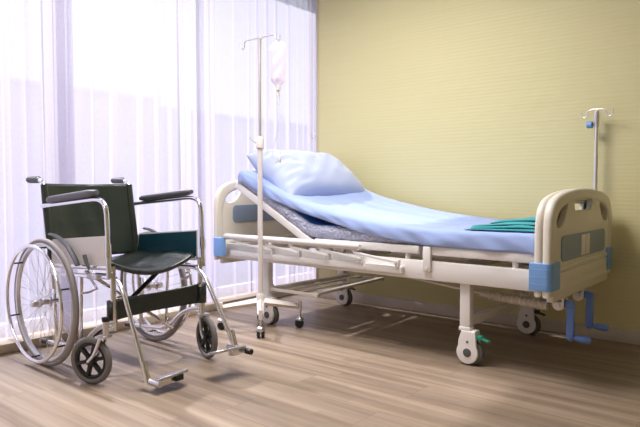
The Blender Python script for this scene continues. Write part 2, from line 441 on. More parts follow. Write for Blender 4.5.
# end boards: outline in (y, z)
def board_outline(dz, ins=0., zb=.42):
    half = [(-.5, 0), (-.5, .30), (-.487, .365), (-.455, .410), (-.40, .438), (-.30, .458), (-.15, .472), (0, .476)]
    pts = []
    for (a, b) in half+[(-a, b) for (a, b) in half[-2::-1]]:
        s_ = 1-ins/.5; aa = a*s_
        bb = b-ins if b > .1 else b+ins
        pts.append((3.10+aa, .39+bb+dz*(b/.476)))
    P = [(p[0], 0, p[1]) for p in pts]
    body = [(v.x, v.z) for v in catmull(P[1:-1], 5)]
    return [pts[0]]+body+[pts[-1]]
def endboard(name, x, side, dz, label):
    """side = +1 outer face towards +x"""
    T = lambda a, b, c: (x+c*side, a, b)
    m = MB()
    ring_out = board_outline(dz); 
    hole = board_outline(dz, .058)
    m.plate([ring_out, hole], T, .042, .017)
    # inner plate with the grip openings
    plate_o = board_outline(dz, .028)
    zt = .39+.476+dz
    holes = [rrect(2.94, zt-.108, 3.23, zt-.052, .02),
             [(2.682, zt-.15), (2.690, zt-.172), (2.72, zt-.178), (2.765, zt-.168), (2.805, zt-.135), (2.838, zt-.085), (2.835, zt-.062), (2.80, zt-.062), (2.75, zt-.080), (2.71, zt-.10), (2.688, zt-.125)]]
    holes.append([(6.2-a, b) for a, b in holes[1]][::-1])
    m.plate([plate_o]+holes, T, .030, .004)
    m.box2((x-.022, 2.66, .495), (x+.022, 3.54, .515), .006)          # sill under the inlay
    o = m.build(name, 'cream', bed, 40)
    if label: o['label'] = label
    # inlay panel, both faces
    T1 = lambda a, b, c: (x+side*(.0160+c), a, b)
    T2 = lambda a, b, c: (x-side*(.0160+c), a, b)
    pn = MB(); zp = dz*1.3
    pn.plate([rrect(2.745, .533+zp, 3.455, .650+zp, .03)], T1, .008, .002); pn.plate([rrect(2.745, .533+zp, 3.455, .650+zp, .03)], T2, .008, .002)
    pn.build('inlay_panel', 'bluegrey', o)
    return o
XH, XF = -3.035, -.880
hb = endboard('headboard', XH, -1, .075, None)
fb = endboard('footboard', XF, 1, 0, None)
# raised name-card holders on the foot inlay
m = MB(); m.box((XF+.023, 3.050, .590), (.008, .062, .100), None, .003); m.box((XF+.023, 3.122, .590), (.008, .062, .100), None, .003)
m.build('card_holder', 'cover', fb)
# second arch of the footboard (inner moulding)
T = lambda a, b, c: (XF-.038+c, a, b)
m = MB()
m.plate([board_outline(-.004, .001), board_outline(-.004, .075)], T, .036, .015)
_h = [rrect(2.94, .754, 3.23, .808, .02)]
m.plate([board_outline(-.004, .06)]+_h, T, .018, .003)
m.build('inner_arch', 'cream', fb, 40)
# white end apron below the boards
for x, nm in ((XH, hb), (XF, fb)):
    s_ = 1 if x > -2 else -1
    m = MB(); m.box2((x-.016, 2.655, .362), (x+.016, 3.545, .505), .006); m.box((x+s_*.018, 3.10, .462), (.008, .78, .055), None, .003)
    m.build('apron', 'cream', nm)
# corner bumpers
def bumper(x, y, sx, sy, parent):
    m = MB()
    T = lambda a, b, c: (x+a*sx, y+b*sy, .479+c)
    # L shaped wrap, outer corner rounded
    L_ = [(-.072, -.018), (-.072, .018)]
    r = .03
    for k in range(7):
        a = pi/2-k/6*pi/2; L_.append((.026-r+r*cos(a), .018-r+r*sin(a)))
    L_ += [(.026, -.095), (-.0, -.095), (-.0, -.018)]
    m.plate([L_], T, .122, .004)
    for zz in (-.032, 0, .032):
        T2 = lambda a, b, c, zz=zz: (x+(a+.0006)*sx, y+(b+.0006)*sy, .479+zz+c)
        m.plate([L_], T2, .004, .001)
    return m.build('corner_bumper', 'blue', parent)
bumper(XF+.0, 2.612, 1, -1, fb); bumper(XF+.0, 3.595, 1, 1, fb)
bumper(XH-.0, 2.612, -1, -1, hb); bumper(XH-.0, 3.595, -1, 1, hb)

# legs, cross bars, casters
def caster(x, y, pedal, front=-1, turn=0.):
    o = bpy.data.objects.new('caster', None)
    m = MB()
    sh = []
    for k in range(25):
        a = radians(-212+k*(244)/24); sh.append((-.012+.056*cos(a), .062+.056*sin(a)))
    sh += [(.034, .125), (.030, .168), (-.042, .168), (-.058, .12)]
    for s_ in (-1, 1):
        T = lambda a, b, c, s_=s_: (x+a, y+s_*.021+c, b)
        m.plate([sh], T, .014, .004)
    m.box2((x-.040, y-.026, .125), (x+.030, y+.026, .172), .006)
    h = m.build('caster', 'cover', bed)
    w = MB(); w.lathe((x+.004, y, .061), (0, 1, 0), [(.045, -.014), (.056, -.013), (.061, -.007), (.0615, 0), (.061, .007), (.056, .013), (.045, .014)], 36)
    w.build('tyre', 'grey', h)
    a = MB(); a.lathe((x-.010, y-.0275, .062), (0, -1, 0), [(.021, 0), (.021, .003), (.018, .004)], 22); a.build('axle_cap', 'grey', h); a = MB(); a.lathe((x-.010, y-.0275, .115), (0, -1, 0), [(.007, 0), (.006, .003)], 12); a.build('screw_cap', 'grey', h); a = MB()
    a.lathe((x-.010, y+.0275, .062), (0, 1, 0), [(.021, 0), (.021, .003), (.018, .004)], 22)
    a.build('axle_cap', 'grey', h)
    p = MB(); p.bar((x+.026, y-.004, .140), (x+.060, y-.004, .140), .030, .022, .006); p.bar((x+.055, y-.004, .137), (x+.092, y-.004, .126), .026, .008, .003)
    b_ = p.build('brake_pedal', pedal, h)
    if pedal == 'green': b_['label'] = 'green brake pedal'
    return h
for x, y, pm in ((-1.275, 2.72, 'green'), (-1.275, 3.50, 'black'), (-2.640, 2.72, 'green'), (-2.640, 3.50, 'black')):
    lg = MB(); lg.box2((x-.055, y-.022, .165), (x-.001, y+.022, .41), .004); lg.box2((x-.058, y-.025, .165), (x+.003, y+.025, .185), .003)
    lg.build('leg', 'white', bed)
    caster(x, y, pm)
for x in (-1.303, -2.668):
    m = MB(); m.box2((x-.016, 2.74, .185), (x+.016, 3.48, .225), .003); m.build('crossbar', 'white', bed)

# folded side rail, near side
sr = MB(); sr.box2((-2.93, YN-.052, .422), (-1.628, YN-.020, .460), .004)
for x in (-1.86, -2.3, -2.75): sr.cyl((x, YN-.056, .441), (x, YN-.050, .441), .006, 10)
rail = sr.build('side_rail', 'white', bed)
MB().tube([(-2.972, YN-.058, .549), (-2.962, YN-.058, .549), (-1.895, YN-.058, .549), (-1.885, YN-.058, .549)], [.013, .019, .019, .013], 16).build('top_tube', 'cover', rail)
ups = [-2.86, -2.60, -2.39, -2.163, -1.925]; los = [-2.555, -2.335, -2.115, -1.883, -1.655]
for u_, l_ in zip(ups, los):
    m = MB(); m.box((u_, YN-.056, .528), (.030, .014, .026), None, .003); m.box((u_+.004, YN-.056, .514), (.014, .016, .016), None, .003)
    m.bar((u_+.005, YN-.062, .514), (l_, YN-.062, .484), .010, .014, .003)
    m.box((l_+.002, YN-.048, .474), (.022, .026, .038), None, .003); m.cyl((l_, YN-.070, .484), (l_, YN-.064, .484), .006, 12)
    m.build('rail_post', 'white', rail)
sr = MB(); sr.box2((-2.93, YF+.020, .422), (-1.628, YF+.050, .460), .004)
rail2 = sr.build('side_rail', 'white', bed)
MB().tube([(-2.97, YF+.050, .549), (-1.89, YF+.050, .549)], .019, 14).build('top_tube', 'cover', rail2)
for u_, l_ in zip(ups, los):
    m = MB(); m.box((u_, YF+.050, .526), (.030, .014, .030), None, .003); m.bar((u_+.005, YF+.055, .514), (l_, YF+.055, .484), .010, .014, .003)
    m.box((l_+.002, YF+.046, .474), (.022, .020, .038), None, .003); m.build('rail_post', 'white', rail2)

# storage rack slung under the head half
m = MB()
for x, x2, w in ((-2.628, -2.603, .034), (-2.508, -2.490, .020), (-2.392, -2.385, .020), (-2.268, -2.318, .036)):
    m.bar((x, 2.72, .232), (x2, 3.50, .232), w, .010 if w < .03 else .016, .002)
m.box2((-2.655, 2.712, .216), (-2.250, 2.730, .234), .002); m.box2((-2.62, 3.10, .216), (-2.30, 3.116, .228), .002); m.box2((-2.64, 3.486, .216), (-2.30, 3.504, .234), .002)
m.bar((-2.61, 3.49, .225), (-2.61, 3.51, .40), .022, .006, .001, up=(1, 0, 0)); m.bar((-2.56, 3.49, .225), (-2.61, 3.50, .30), .012, .006, .001, up=(1, 0, 0))
m.box2((-2.660, 2.725, .212), (-2.635, 2.745, .252), .002)
m.build('storage_rack', 'cream', bed)

# cranks with bellows-covered screws
for i, y in enumerate((2.855, 3.16)):
    m = MB()
    pts, rs = [], []
    n = 14
    for k in range(n*8+1):
        t = k/(n*8); pts.append((-1.245+t*.290, y, .327-.018*t)); rs.append(.0215+.003*cos(2*pi*n*t))
    m.tube(pts, rs, 16)
    m.cyl((-1.29, y, .334), (-1.245, y, .332), .019, 16); m.cyl((-2.2, y, .42), (-1.29, y, .334), .009, 12)
    m.build('crank_bellows', 'ribgrey', bed)
    m = MB()
    pl = [(-.03, .03), (.032, .03), (.032, -.012)]+[(.006+.026*cos(a), -.012+.026*sin(a)) for a in [radians(-k*18) for k in range(1, 10)]]+[(-.02, -.012)]
    T = lambda a, b, c, y=y: (-.905+a, y-.028+c, .337+b)
    m.plate([pl], T, .008, .002); T = lambda a, b, c, y=y: (-.905+a, y+.028+c, .337+b); m.plate([pl], T, .008, .002)
    m.box2((-.945, y-.032, .337), (-.88, y+.032, .372), .003)
    m.cyl((-.900, y-.038, .325), (-.900, y-.030, .325), .010, 14)
    m.build('crank_bracket', 'cover', bed)
    m = MB(); m.cyl((-.98, y, .328), (-.855, y, .328), .009, 14)
    m.bar((-.885, y, .331), (-.836, y, .328), .034, .036, .008)
    m.bar((-.850, y, .343), (-.850, y-.004, .172), .026, .034, .006, up=(1, 0, 0))
    m.ball((-.850, y-.004, .177), .018)
    c = m.build('crank', 'crank', bed)
    h = MB(); h.tube([(-.858, y-.004, .178), (-.830, y-.004, .178), (-.826, y-.004, .178), (-.790, y-.004, .176), (-.768, y-.004, .175), (-.760, y-.004, .175)], [.007, .007, .014, .017, .016, .010], 14)
    h.build('crank_handle', 'crank', c)

# ------------------------------------------------------------------ mattress
MY0, MY1 = 2.675, 3.545
def mat_bottom():
    return [(-2.862, .889), (-2.31, .588), (-2.25, .575), (-2.19, .573), (-.957, .573)]
mt = MB()
bot = [V((a, 0, b)) for a, b in mat_bottom()]
pts = []
for i in range(len(bot)-1):
    n = max(2, int((bot[i+1]-bot[i]).length/.02))
    for k in range(n): pts.append(bot[i].lerp(bot[i+1], k/n))
pts.append(bot[-1])
TH = .076
rings = []
for i, p in enumerate(pts):
    a = pts[max(0, i-2)]; b = pts[min(len(pts)-1, i+2)]
    d = (b-a).normalized(); nrm = V((-d.z, 0, d.x)); nrm = nrm if nrm.z > 0 else -nrm
    if i < 2 or i > len(pts)-3: pass
    ring_ = []
    e = .010
    wr = lambda k: .0050*sin(i*2.1+k*1.7)*sin(i*.37)+.0035*sin(i*.9+k*3.1)
    for (yy, tt, k) in ((MY0+e, 0, 0), (MY0, e, 1), (MY0-.006+wr(1), TH*.35, 2), (MY0-.006+wr(2), TH*.65, 3), (MY0, TH-e, 4), (MY0+e, TH, 5),
                     ((MY0*3+MY1)/4, TH, 6), ((MY0+MY1)/2, TH, 7), ((MY0+3*MY1)/4, TH, 8), (MY1-e, TH, 9), (MY1, TH-e, 10), (MY1, e, 11), (MY1-e, 0, 12)):
        q = p+nrm*tt; ring_.append((q.x, yy, q.z))
    rings.append(ring_)
nr = len(rings[0]); vs = [v for r in rings for v in r]; fs = []
for i in range(len(rings)-1):
    for k in range(nr): l = (k+1) % nr; fs.append((i*nr+k, i*nr+l, (i+1)*nr+l, (i+1)*nr+k))
fs.append(tuple(range(nr))[::-1]); fs.append(tuple((len(rings)-1)*nr+k for k in range(nr)))
mt.add(vs, fs); mo = mt.build('mattress', ['matside', 'mattop'], ang=50)
for p in mo.data.polygons:
    if p.normal.z > .75 and len(p.vertices) == 4: p.material_index = 1
tag(mo, 'thin folding mattress with crinkled grey blue cover, lying on the bed under the sheet', 'mattress')

# ------------------------------------------------------------------ bed sheet
ZS = [(-2.90, 1.004), (-2.84, .992), (-2.70, .935), (-2.52, .862), (-2.38, .812), (-2.2, .768), (-2.05, .738), (-1.9, .712), (-1.74, .692), (-1.5, .671), (-1.3, .662), (-.95, .660)]
ZN = [(-2.90, .992), (-2.83, .972), (-2.68, .905), (-2.52, .838), (-2.39, .790), (-2.2, .745), (-2.06, .716), (-1.9, .692), (-1.79, .679), (-1.5, .656), (-1.3, .655), (-.95, .658)]
HEM = [(-2.90, .925), (-2.84, .905), (-2.66, .822), (-2.50, .772), (-2.36, .727), (-2.26, .706), (-2.14, .676), (-2.0, .645), (-1.905, .622), (-1.8, .606), (-1.65, .588), (-1.42, .574), (-1.2, .571), (-.946, .572)]
def wr(x, y):
    w = .0062*sin(y*34+2.2*sin(x*2.1)+x*3)*exp(-((x+1.9)/.5)**2)+.0042*sin(y*61+x*5+1.3)*exp(-((x+1.75)/.5)**2)
    w += .0014*sin(x*17+y*9)+.001*sin(x*31-y*22)
    return w
sh = MB()
NX, NYs = 120, 44
x_a, x_b = -2.868, -.945
def sheet_pt(u, v):
    x = x_a+(x_b-x_a)*u
    zf, zn, hm = interp(ZS, x), interp(ZN, x), interp(HEM, x)
    zf_h = zf-.09
    # v: 0..0.14 near drop, ..0.86 top, ..1 far drop
    yn, yf = 2.664, 3.556
    r = .016
    if v < .14:
        t = v/.14
        z = hm+(zn-r-hm)*t
        y = yn+.004*(1-t)*sin(x*23)-.004*sin(t*pi)*(1+.8*sin(x*14+2))+.002*sin(x*40+t*5)
        # hem pulled inward over the gap at the fold
    elif v > .86:
        t = (v-.86)/.14; z = (zf-r)+(zf_h-(zf-r))*t; y = yf+.003*sin(x*19)*t
    else:
        t = (v-.14)/.72
        if t < .06: a = t/.06*pi/2; y = yn+r-r*cos(a); z = zn-r+r*sin(a)
        elif t > .94: a = (1-t)/.06*pi/2; y = yf-r+r*cos(a); z = zf-r+r*sin(a)
        else:
            s_ = (t-.06)/.88; y = yn+r+(yf-yn-2*r)*s_; z = zn+(zf-zn)*s_
            sag = exp(-((x+2.22)/.28)**2)*.020+.004
            z -= sag*sin(s_*pi)**1.0; z += wr(x, y)*min(1, 6*s_, 6*(1-s_))
            # dent under the pillow
            z -= .018*exp(-((x+2.66)/.2)**2)*sin(s_*pi)
    # rounded head edge and foot edge
    eh = max(0, 1-(x-x_a)/.03); z -= .018*eh*eh
    ef = max(0, 1-(x_b-x)/.025); z -= .016*ef*ef
    return (x, y, z)
sh.grid(sheet_pt, NX, NYs)
# drops at the head and the foot ends
def end_pt(x, xo):
    def fn(u, v):
        p = sheet_pt(0 if x == x_a else 1, .14+.72*u)
        return (p[0]+xo*min(1, v*4), p[1], p[2]-v*.06)
    return fn
sh.grid(end_pt(x_a, -.007), 30, 4); sh.grid(end_pt(x_b, .006), 30, 4)
so = sh.build('bed_sheet', 'sheet', ang=60)
md = so.modifiers.new('thickness', 'SOLIDIFY'); md.thickness = .003; md.offset = 1
tag(so, 'pale blue sheet stretched over the mattress and sagging across the bend of the bed', 'bed sheet')

# ------------------------------------------------------------------ pillow
def pillow():
    c = V((-2.668, 3.135, .938)); sl = radians(36)
    ax_u = V((0, 1, 0)); ax_v = V((-cos(sl), 0, sin(sl))); ax_n = V((sin(sl), 0, cos(sl)))
    LU, LV, T_ = .412, .240, .125
    m = MB()
    NU, NV = 56, 40
    def shp(sgn):
        def fn(a, b):
            u = a*2-1; v = b*2-1
            uu = sin(u*pi/2); vv = sin(v*pi/2)
            prof = max(0, (1-abs(uu)**5))**.5*max(0, (1-abs(vv)**3.2))**.5
            pinch = 1-.05*(1-abs(uu)**2)*abs(vv)**3
            pu = LU*uu*(1-.045*(1-vv*vv)*abs(uu)**6); pv = LV*vv*(1-.07*(1-uu*uu)*abs(vv)**5)
            ww = 0
            e = max(0, -uu-.35)/.65           # wrinkles radiating from the open near end
            ww += .012*e*sin(vv*17+uu*5)*(.4+.6*abs(sin(vv*4+1)))+.008*e*sin(vv*29-uu*9)
            e2 = max(0, uu-.5)/.5
            ww += .004*e2*sin(vv*12)
            ww += .0035*sin(uu*7+vv*3)+.002*sin(uu*15-vv*11)
            h = prof*(T_ if sgn > 0 else .095)+ww*prof*(1 if sgn > 0 else .3)
            p = c+ax_u*pu+ax_v*pv+ax_n*(sgn*h)
            return p
        return fn
    m.grid(shp(1), NU, NV); m.grid(shp(-1), NU, NV)
    o = m.build('pillow', 'pillow', ang=70)
    # loose open end of the pillow case, near side
    fl = MB()
    def flap(a, b):
        v = b*2-1; vv = sin(v*pi/2)
        out = .002+a*.045*(.6+.4*vv*vv+.9*max(0, vv)**6)
        lift = .020*a*sin(vv*7+1)+.012*a*sin(vv*15)+(.040*a if vv > .75 else 0)*(vv-.75)*4
        pv = LV*vv*(1+.10*a)
        return c+ax_u*(-LU*.985-out)+ax_v*pv+ax_n*(lift-.004*a)
    fl.grid(flap, 8, 40)
    fo = fl.build('case_flap', 'pillow', o)
    fo.location = -o.location
    fo.data.transform(Matrix.Translation(o.location)); fo.location = (0, 0, 0)
    fo.data.transform(Matrix.Translation(V((0, 0, 0))))
    md = fo.modifiers.new('thickness', 'SOLIDIFY'); md.thickness = .004
    return o, fo
po, fo = pillow()
tag(po, 'plump light blue pillow leaning on the raised head end of the bed', 'pillow')

# ------------------------------------------------------------------ folded green gown at the foot
def gown():
    m = MB(); z = z0 = .6625
    lay = [(-1.315, -.965, 2.695, 3.28, .016), (-1.30, -.968, 2.705, 3.26, .015), (-1.275, -.965, 2.72, 3.25, .015), (-1.22, -.970, 2.80, 3.20, .018)]
    for k, (xa, xb, ya, yb, th) in enumerate(lay):
        def fn(u, v, k=k, xa=xa, xb=xb, ya=ya, yb=yb, th=th, z=z, z0=z0):
            # closed folded layer: u around the fold profile (x-z), v along y
            a = u*2*pi; ca, sa = cos(a), sin(a)
            ex = abs(ca)**.35*(1 if ca > 0 else -1); ez = abs(sa)**.8*(1 if sa > 0 else -1)
            y = ya+(yb-ya)*v
            taper = .018*sin(v*6+k*2)+.03*v
            xl = xa+taper
            x = (xl+xb)/2+(xb-xl)/2*ex
            wob = .0025*sin(x*30+y*14+k)+.002*sin(y*37+k*2)
            end = min(1, v*40, (1-v)*16)**.5; kx = .35+.65*min(1, max(0, (((xa+xb)/2+(xb-xa)/2*ex)+1.315)/.25))
            return (x, y+.004*sin(x*40+k), z0+(z-z0+th/2+(th/2*ez*end))*kx+wob*end)
        m.grid(fn, 40, 40)
        z += th*.93
    # crumpled upper corner
    m2 = MB()
    o = m.build('folded_gown', 'gown', ang=60)
    return o
go = gown()
tag(go, 'folded teal green hospital gown lying on the sheet by the footboard', 'gown')

# ------------------------------------------------------------------ iv pole plugged into the far foot corner of the bed
ip = empty('iv_pole', (-.945, 3.575, .38), 'slim steel iv pole with blue knob, rising behind the footboard by the yellow wall', 'iv pole')
m = MB(); m.cyl((-.945, 3.575, .38), (-.945, 3.575, 1.06), .0115, 14); m.cyl((-.945, 3.575, 1.06), (-.945, 3.575, 1.29), .009, 14); m.lathe((-.945, 3.575, 1.20), (0, 0, 1), [(.009, 0), (.014, .01), (.016, .085), (.009, .095)], 14)
m.build('pole', 'steel', ip)
def hooks(c, d, L_, r, up=.035, sag=.03):
    c, d = V(c), V(d).normalized(); Z = V((0, 0, 1)); m = MB()
    for s_ in (-1, 1):
        pts = [c, c+d*s_*(L_-.055), c+d*s_*(L_-.035)-Z*.012, c+d*s_*(L_-.032)-Z*sag, c+d*s_*(L_-.016)-Z*(sag+.012), c+d*s_*L_-Z*(sag-.002), c+d*s_*(L_+.004)-Z*(sag-.028)]
        m.tube(catmull(pts, 5), r, 8)
    return m
hooks((-.945, 3.575, 1.302), (1, -.06, 0), .083, .0032).build('hook_bar', 'steel', ip)
m = MB(); m.cyl((-.945, 3.575, 1.218), (-.968, 3.575, 1.218), .005, 10); m.lathe((-.965, 3.575, 1.218), (-1, 0, 0), [(.012, 0), (.019, .003), (.019, .028), (.014, .033)], 16)
b_ = m.build('knob', 'blue', ip); b_['label'] = 'light blue tightening knob'
m = MB(); m.cyl((-.945, 3.575, .38), (-.945, 3.575, .50), .017, 14); m.build('socket', 'white', ip)

# ------------------------------------------------------------------ mobile iv stand beside the bed
SX, SY = -2.612, 2.600
st = empty('iv_stand', (SX, SY, 0), 'tall white mobile iv stand on casters with two hooks, beside the bed head', 'iv stand')
MB().tube([(SX, SY, .13), (SX, SY, 1.13)], .0155, 16).build('pole', 'polewhite', st)
m = MB(); m.cyl((SX, SY, 1.10), (SX, SY, 1.765), .0095, 14); m.tube([(SX, SY, 1.72), (SX, SY, 1.772)], [.010, .013], 12)
m.build('upper_pole', 'steel', st)
m = MB(); m.lathe((SX, SY, 1.10), (0, 0, 1), [(.017, 0), (.024, .008), (.024, .055), (.020, .070), (.012, .075)], 18)
cl = m.build('collar', 'polewhite', st)
m = MB(); m.cyl((SX, SY, 1.135), (SX-.035, SY-.012, 1.145), .005, 8); m.bar((SX-.035, SY-.012, 1.142), (SX-.062, SY-.02, 1.172), .012, .006, .002)
m.build('clamp_lever', 'steel', cl)
hooks((SX, SY, 1.768), (1, 0, 0), .165, .0040, .04, .034).build('hook_bar', 'steel', st)
m = MB(); m.lathe((SX, SY, .118), (0, 0, 1), [(.020, 0), (.026, .008), (.026, .085), (.018, .10)], 18); m.build('hub', 'polewhite', st)
for ang in (45, 135, 225, 315):
    d = V((cos(radians(ang)), sin(radians(ang)), 0)); c = V((SX, SY, 0)); t_ = .242
    m = MB(); m.tube([c+d*.018+V((0, 0, .165)), c+d*(t_-.012)+V((0, 0, .133))], [.024, .0175], 4, up=(0, 0, 1))
    m.v = m.v
    m.cyl(c+d*t_+V((0, 0, .105)), c+d*t_+V((0, 0, .163)), .012, 14)
    lg = m.build('leg', 'polewhite', st, 30)
    # ball-type hooded twin caster
    e = c+d*t_; w = MB()
    w.cyl(e+V((0, 0, .062)), e+V((0, 0, .106)), .007, 10); w.ball(e+V((0, 0, .048)), .024, (1, 1, .85))
    cs = w.build('caster', 'alu', st)
    w = MB(); sdv = d.cross(V((0, 0, 1)))
    for s_ in (-1, 1): w.lathe(e+sdv*s_*.013+V((0, 0, .0265))-d*.004, sdv*s_, [(.020, -.009), (.026, -.006), (.0265, .003), (.020, .010)], 20)
    w.build('wheel', 'black', cs)

# drip bag on the right hook
bx = SX+.162; by = SY; hz = 1.726
bag = empty('drip_bag', (bx, by, 1.45), 'clear soft infusion bag hanging from the right hook of the mobile iv stand', 'drip bag')
def bagfn(sgn):
    def fn(a, b):
        v = b; z = hz-.004-.262*v
        w = .044*(1-.55*max(0, (v-.86)/.14)**2-.30*max(0, (.08-v)/.08)**2)
        if v > .86: w *= 1-.35*(v-.86)/.14
        u = sin((a*2-1)*pi/2)
        th = .020*(1-abs(u)**3)*min(1, v*5+.15, (1-v)*5+.15)+.003*sin(v*17+u*4)*(1-u*u)
        return (bx+w*u*.86+(-.006), by+w*u*.5+sgn*th, z)
    return fn
m = MB(); m.grid(bagfn(1), 18, 26); m.grid(bagfn(-1), 18, 26); m.build('bag_body', 'bag', bag, 70)
m = MB(); m.ring((bx-.004, by, hz+.004), (0, 1, 0), .010, .0025, 20, 6); m.build('hanging_loop', 'tube', bag); m = MB(); m.box((bx-.045, by-.025, hz-.045), (.014, .004, .03), None, .001); m.build('side_tab', 'tube', bag)
m = MB(); m.cyl((bx-.006, by, hz-.266), (bx-.006, by, hz-.286), .012, 12); m.cyl((bx-.006, by, hz-.286), (bx-.006, by, hz-.315), .007, 12)
m.build('port', 'ribgrey', bag)
m = MB(); m.cyl((bx-.006, by, hz-.312), (bx-.006, by, hz-.365), .009, 12); m.build('drip_chamber', 'tube', bag)
pts = catmull([(bx-.006, by, hz-.365), (bx-.004, by, 1.26), (bx-.018, by, 1.19), (bx-.05, by, 1.10), (bx-.058, by-.003, 1.04), (bx-.030, by-.006, 1.012), (bx+.006, by, 1.05), (bx+.002, by, 1.14), (bx-.006, by, 1.22), (bx-.006, by, 1.30)], 8)
m = MB(); m.tube(pts, .0021, 6); m.build('tubing', 'tube', bag)
m = MB(); m.box((bx+.004, by-.001, 1.035), (.013, .014, .042), None, .003); m.build('roller_clamp', 'cover', bag)

# ------------------------------------------------------------------ wheelchair
wc = empty('wheelchair', (-2.65, 1.69, 0), 'folding wheelchair with chromed frame and dark green black seat, left in front of the curtains', 'wheelchair')
yn, yf = 1.45, 1.935
R_ = .011
def side(y, s_):
    """one side frame; s_ = -1 near, +1 far (outward)"""
    dx = 0. if s_ < 0 else .0
    f = MB()
    f.tube(smooth_path([(-3.045, y, .905), (-2.992, y, .898), (-2.975, y, .80), (-2.935, y, .58), (-2.905, y, .33), (-2.885, y, .085)], 6, .05), R_, 12)   # rear upright
    f.tube(smooth_path([(-2.985, y, .086), (-2.66, y, .112), (-2.50, y, .235), (-2.375, y, .262)], 6, .08), R_*.95, 12)      # lower rail
    f.tube([(-2.915, y, .44), (-2.38, y, .470)], R_*.95, 12)                                       # seat side rail
    f.tube([(-2.92, y, .486), (-2.40, y, .512)], R_*.9, 12)
    f.tube([(-2.375, y, .52), (-2.372, y, .235)], R_*1.15, 12)                                                        # front upright
    f.tube([(-2.66, y, .112), (-2.64, y, .448)], R_*.8, 10)
    f.cyl((-2.92, y, .44), (-2.92, y, .49), .013, 10)
    # axle plate
    f.box((-2.900, y+s_*.010, .315), (.045, .010, .10), None, .003)
    fr = f.build('side_frame', 'chrome', wc)
    m = MB(); m.tube([(-3.155, y, .908), (-3.150, y, .908), (-3.05, y, .906), (-3.035, y, .904)], [.012, .0165, .0165, .013], 14)
    for k in range(5): m.ring((-3.13+k*.02, y, .9075), (1, 0, 0), .0165, .002, 16, 5)
    m.build('push_handle', 'pad', wc)
    # removable armrest
    ya = y+s_*.020
    m = MB(); m.tube(smooth_path([(-2.968, ya, .775), (-2.445, ya, .818), (-2.385, ya, .79), (-2.378, ya, .66), (-2.372, ya, .470)], 7, .06), R_, 12)
    m.cyl((-2.375, ya, .56), (-2.375, ya, .62), R_*1.3, 12)
    m.cyl((-2.374, ya, .50), (-2.374, y, .50), R_*.9, 10)
    ar = m.build('armrest', 'chrome', wc)
    def padfn(a, b):
        t = a; ang = b*2*pi
        x = -2.905+.445*t; z0 = .806+.040*t
        w = .026*(min(1, t*9+.25, (1-t)*9+.25))**.5
        h = .017*(min(1, t*7+.3, (1-t)*7+.3))**.5
        return (x, ya+w*(abs(cos(ang))**.6)*(1 if cos(ang) > 0 else -1), z0+h*(abs(sin(ang))**.7)*(1 if sin(ang) > 0 else -1))
    m = MB(); m.grid(padfn, 24, 20); n0 = len(m.v)
    m.f.append(tuple(range(0, 20))); m.f.append(tuple(24*21+k for k in range(20)))
    m.build('arm_pad', 'pad', ar, 50)
    # skirt guard, its rear edge cut round the wheel
    g = [(-2.93, .470), (-2.395, .500), (-2.395, .655), (-2.90, .612)]
    T = lambda a, b, c: (a, ya-s_*.016+c, b)
    m = MB(); m.plate([g], T, .004, .001)
    sg = m.build('skirt_guard', 'cover', ar)
    T = lambda a, b, c: (a, ya-s_*.0195+c, b)
    m = MB(); m.plate([[(-2.92, .478), (-2.40, .506), (-2.40, .648), (-2.895, .606)]], T, .003, .001)
    m.build('lining', 'teal', sg)
    m = MB(); cx, cz = -2.893, .305
    m.tube([(cx+.335*cos(radians(a)), ya+s_*.006, cz+.335*sin(radians(a))) for a in range(88, 34, -3)], .007, 8, sx=2.0)
    m.build('mudguard_edge', 'pad', sg)
    # brake
    m = MB(); m.bar((-2.55, y+s_*.018, .462), (-2.47, y+s_*.018, .466), .012, .026, .003)
    m.bar((-2.50, y+s_*.020, .47), (-2.53, y+s_*.024, .50), .006, .014, .001); m.bar((-2.52, y+s_*.022, .455), (-2.47, y+s_*.022, .415), .006, .012, .001)
    m.cyl((-2.47, y+s_*.02, .415), (-2.54, y+s_*.022, .39), .005, 8); m.cyl((-2.54, y+s_*.012, .39), (-2.54, y+s_*.055, .39), .005, 8)
    b1 = m.build('brake', 'alu', wc)
    m = MB(); m.tube([(-2.525, y+s_*.024, .495), (-2.545, y+s_*.028, .525), (-2.56, y+s_*.028, .56)], [.006, .009, .010], 10); m.build('brake_lever', 'pad', b1)
    m = MB(); m.cyl((-3.03, y, .082), (-2.98, y, .086), .0145, 12); m.build('tip_cap', 'black', wc)
    return fr
side(yn, -1); side(yf, 1)

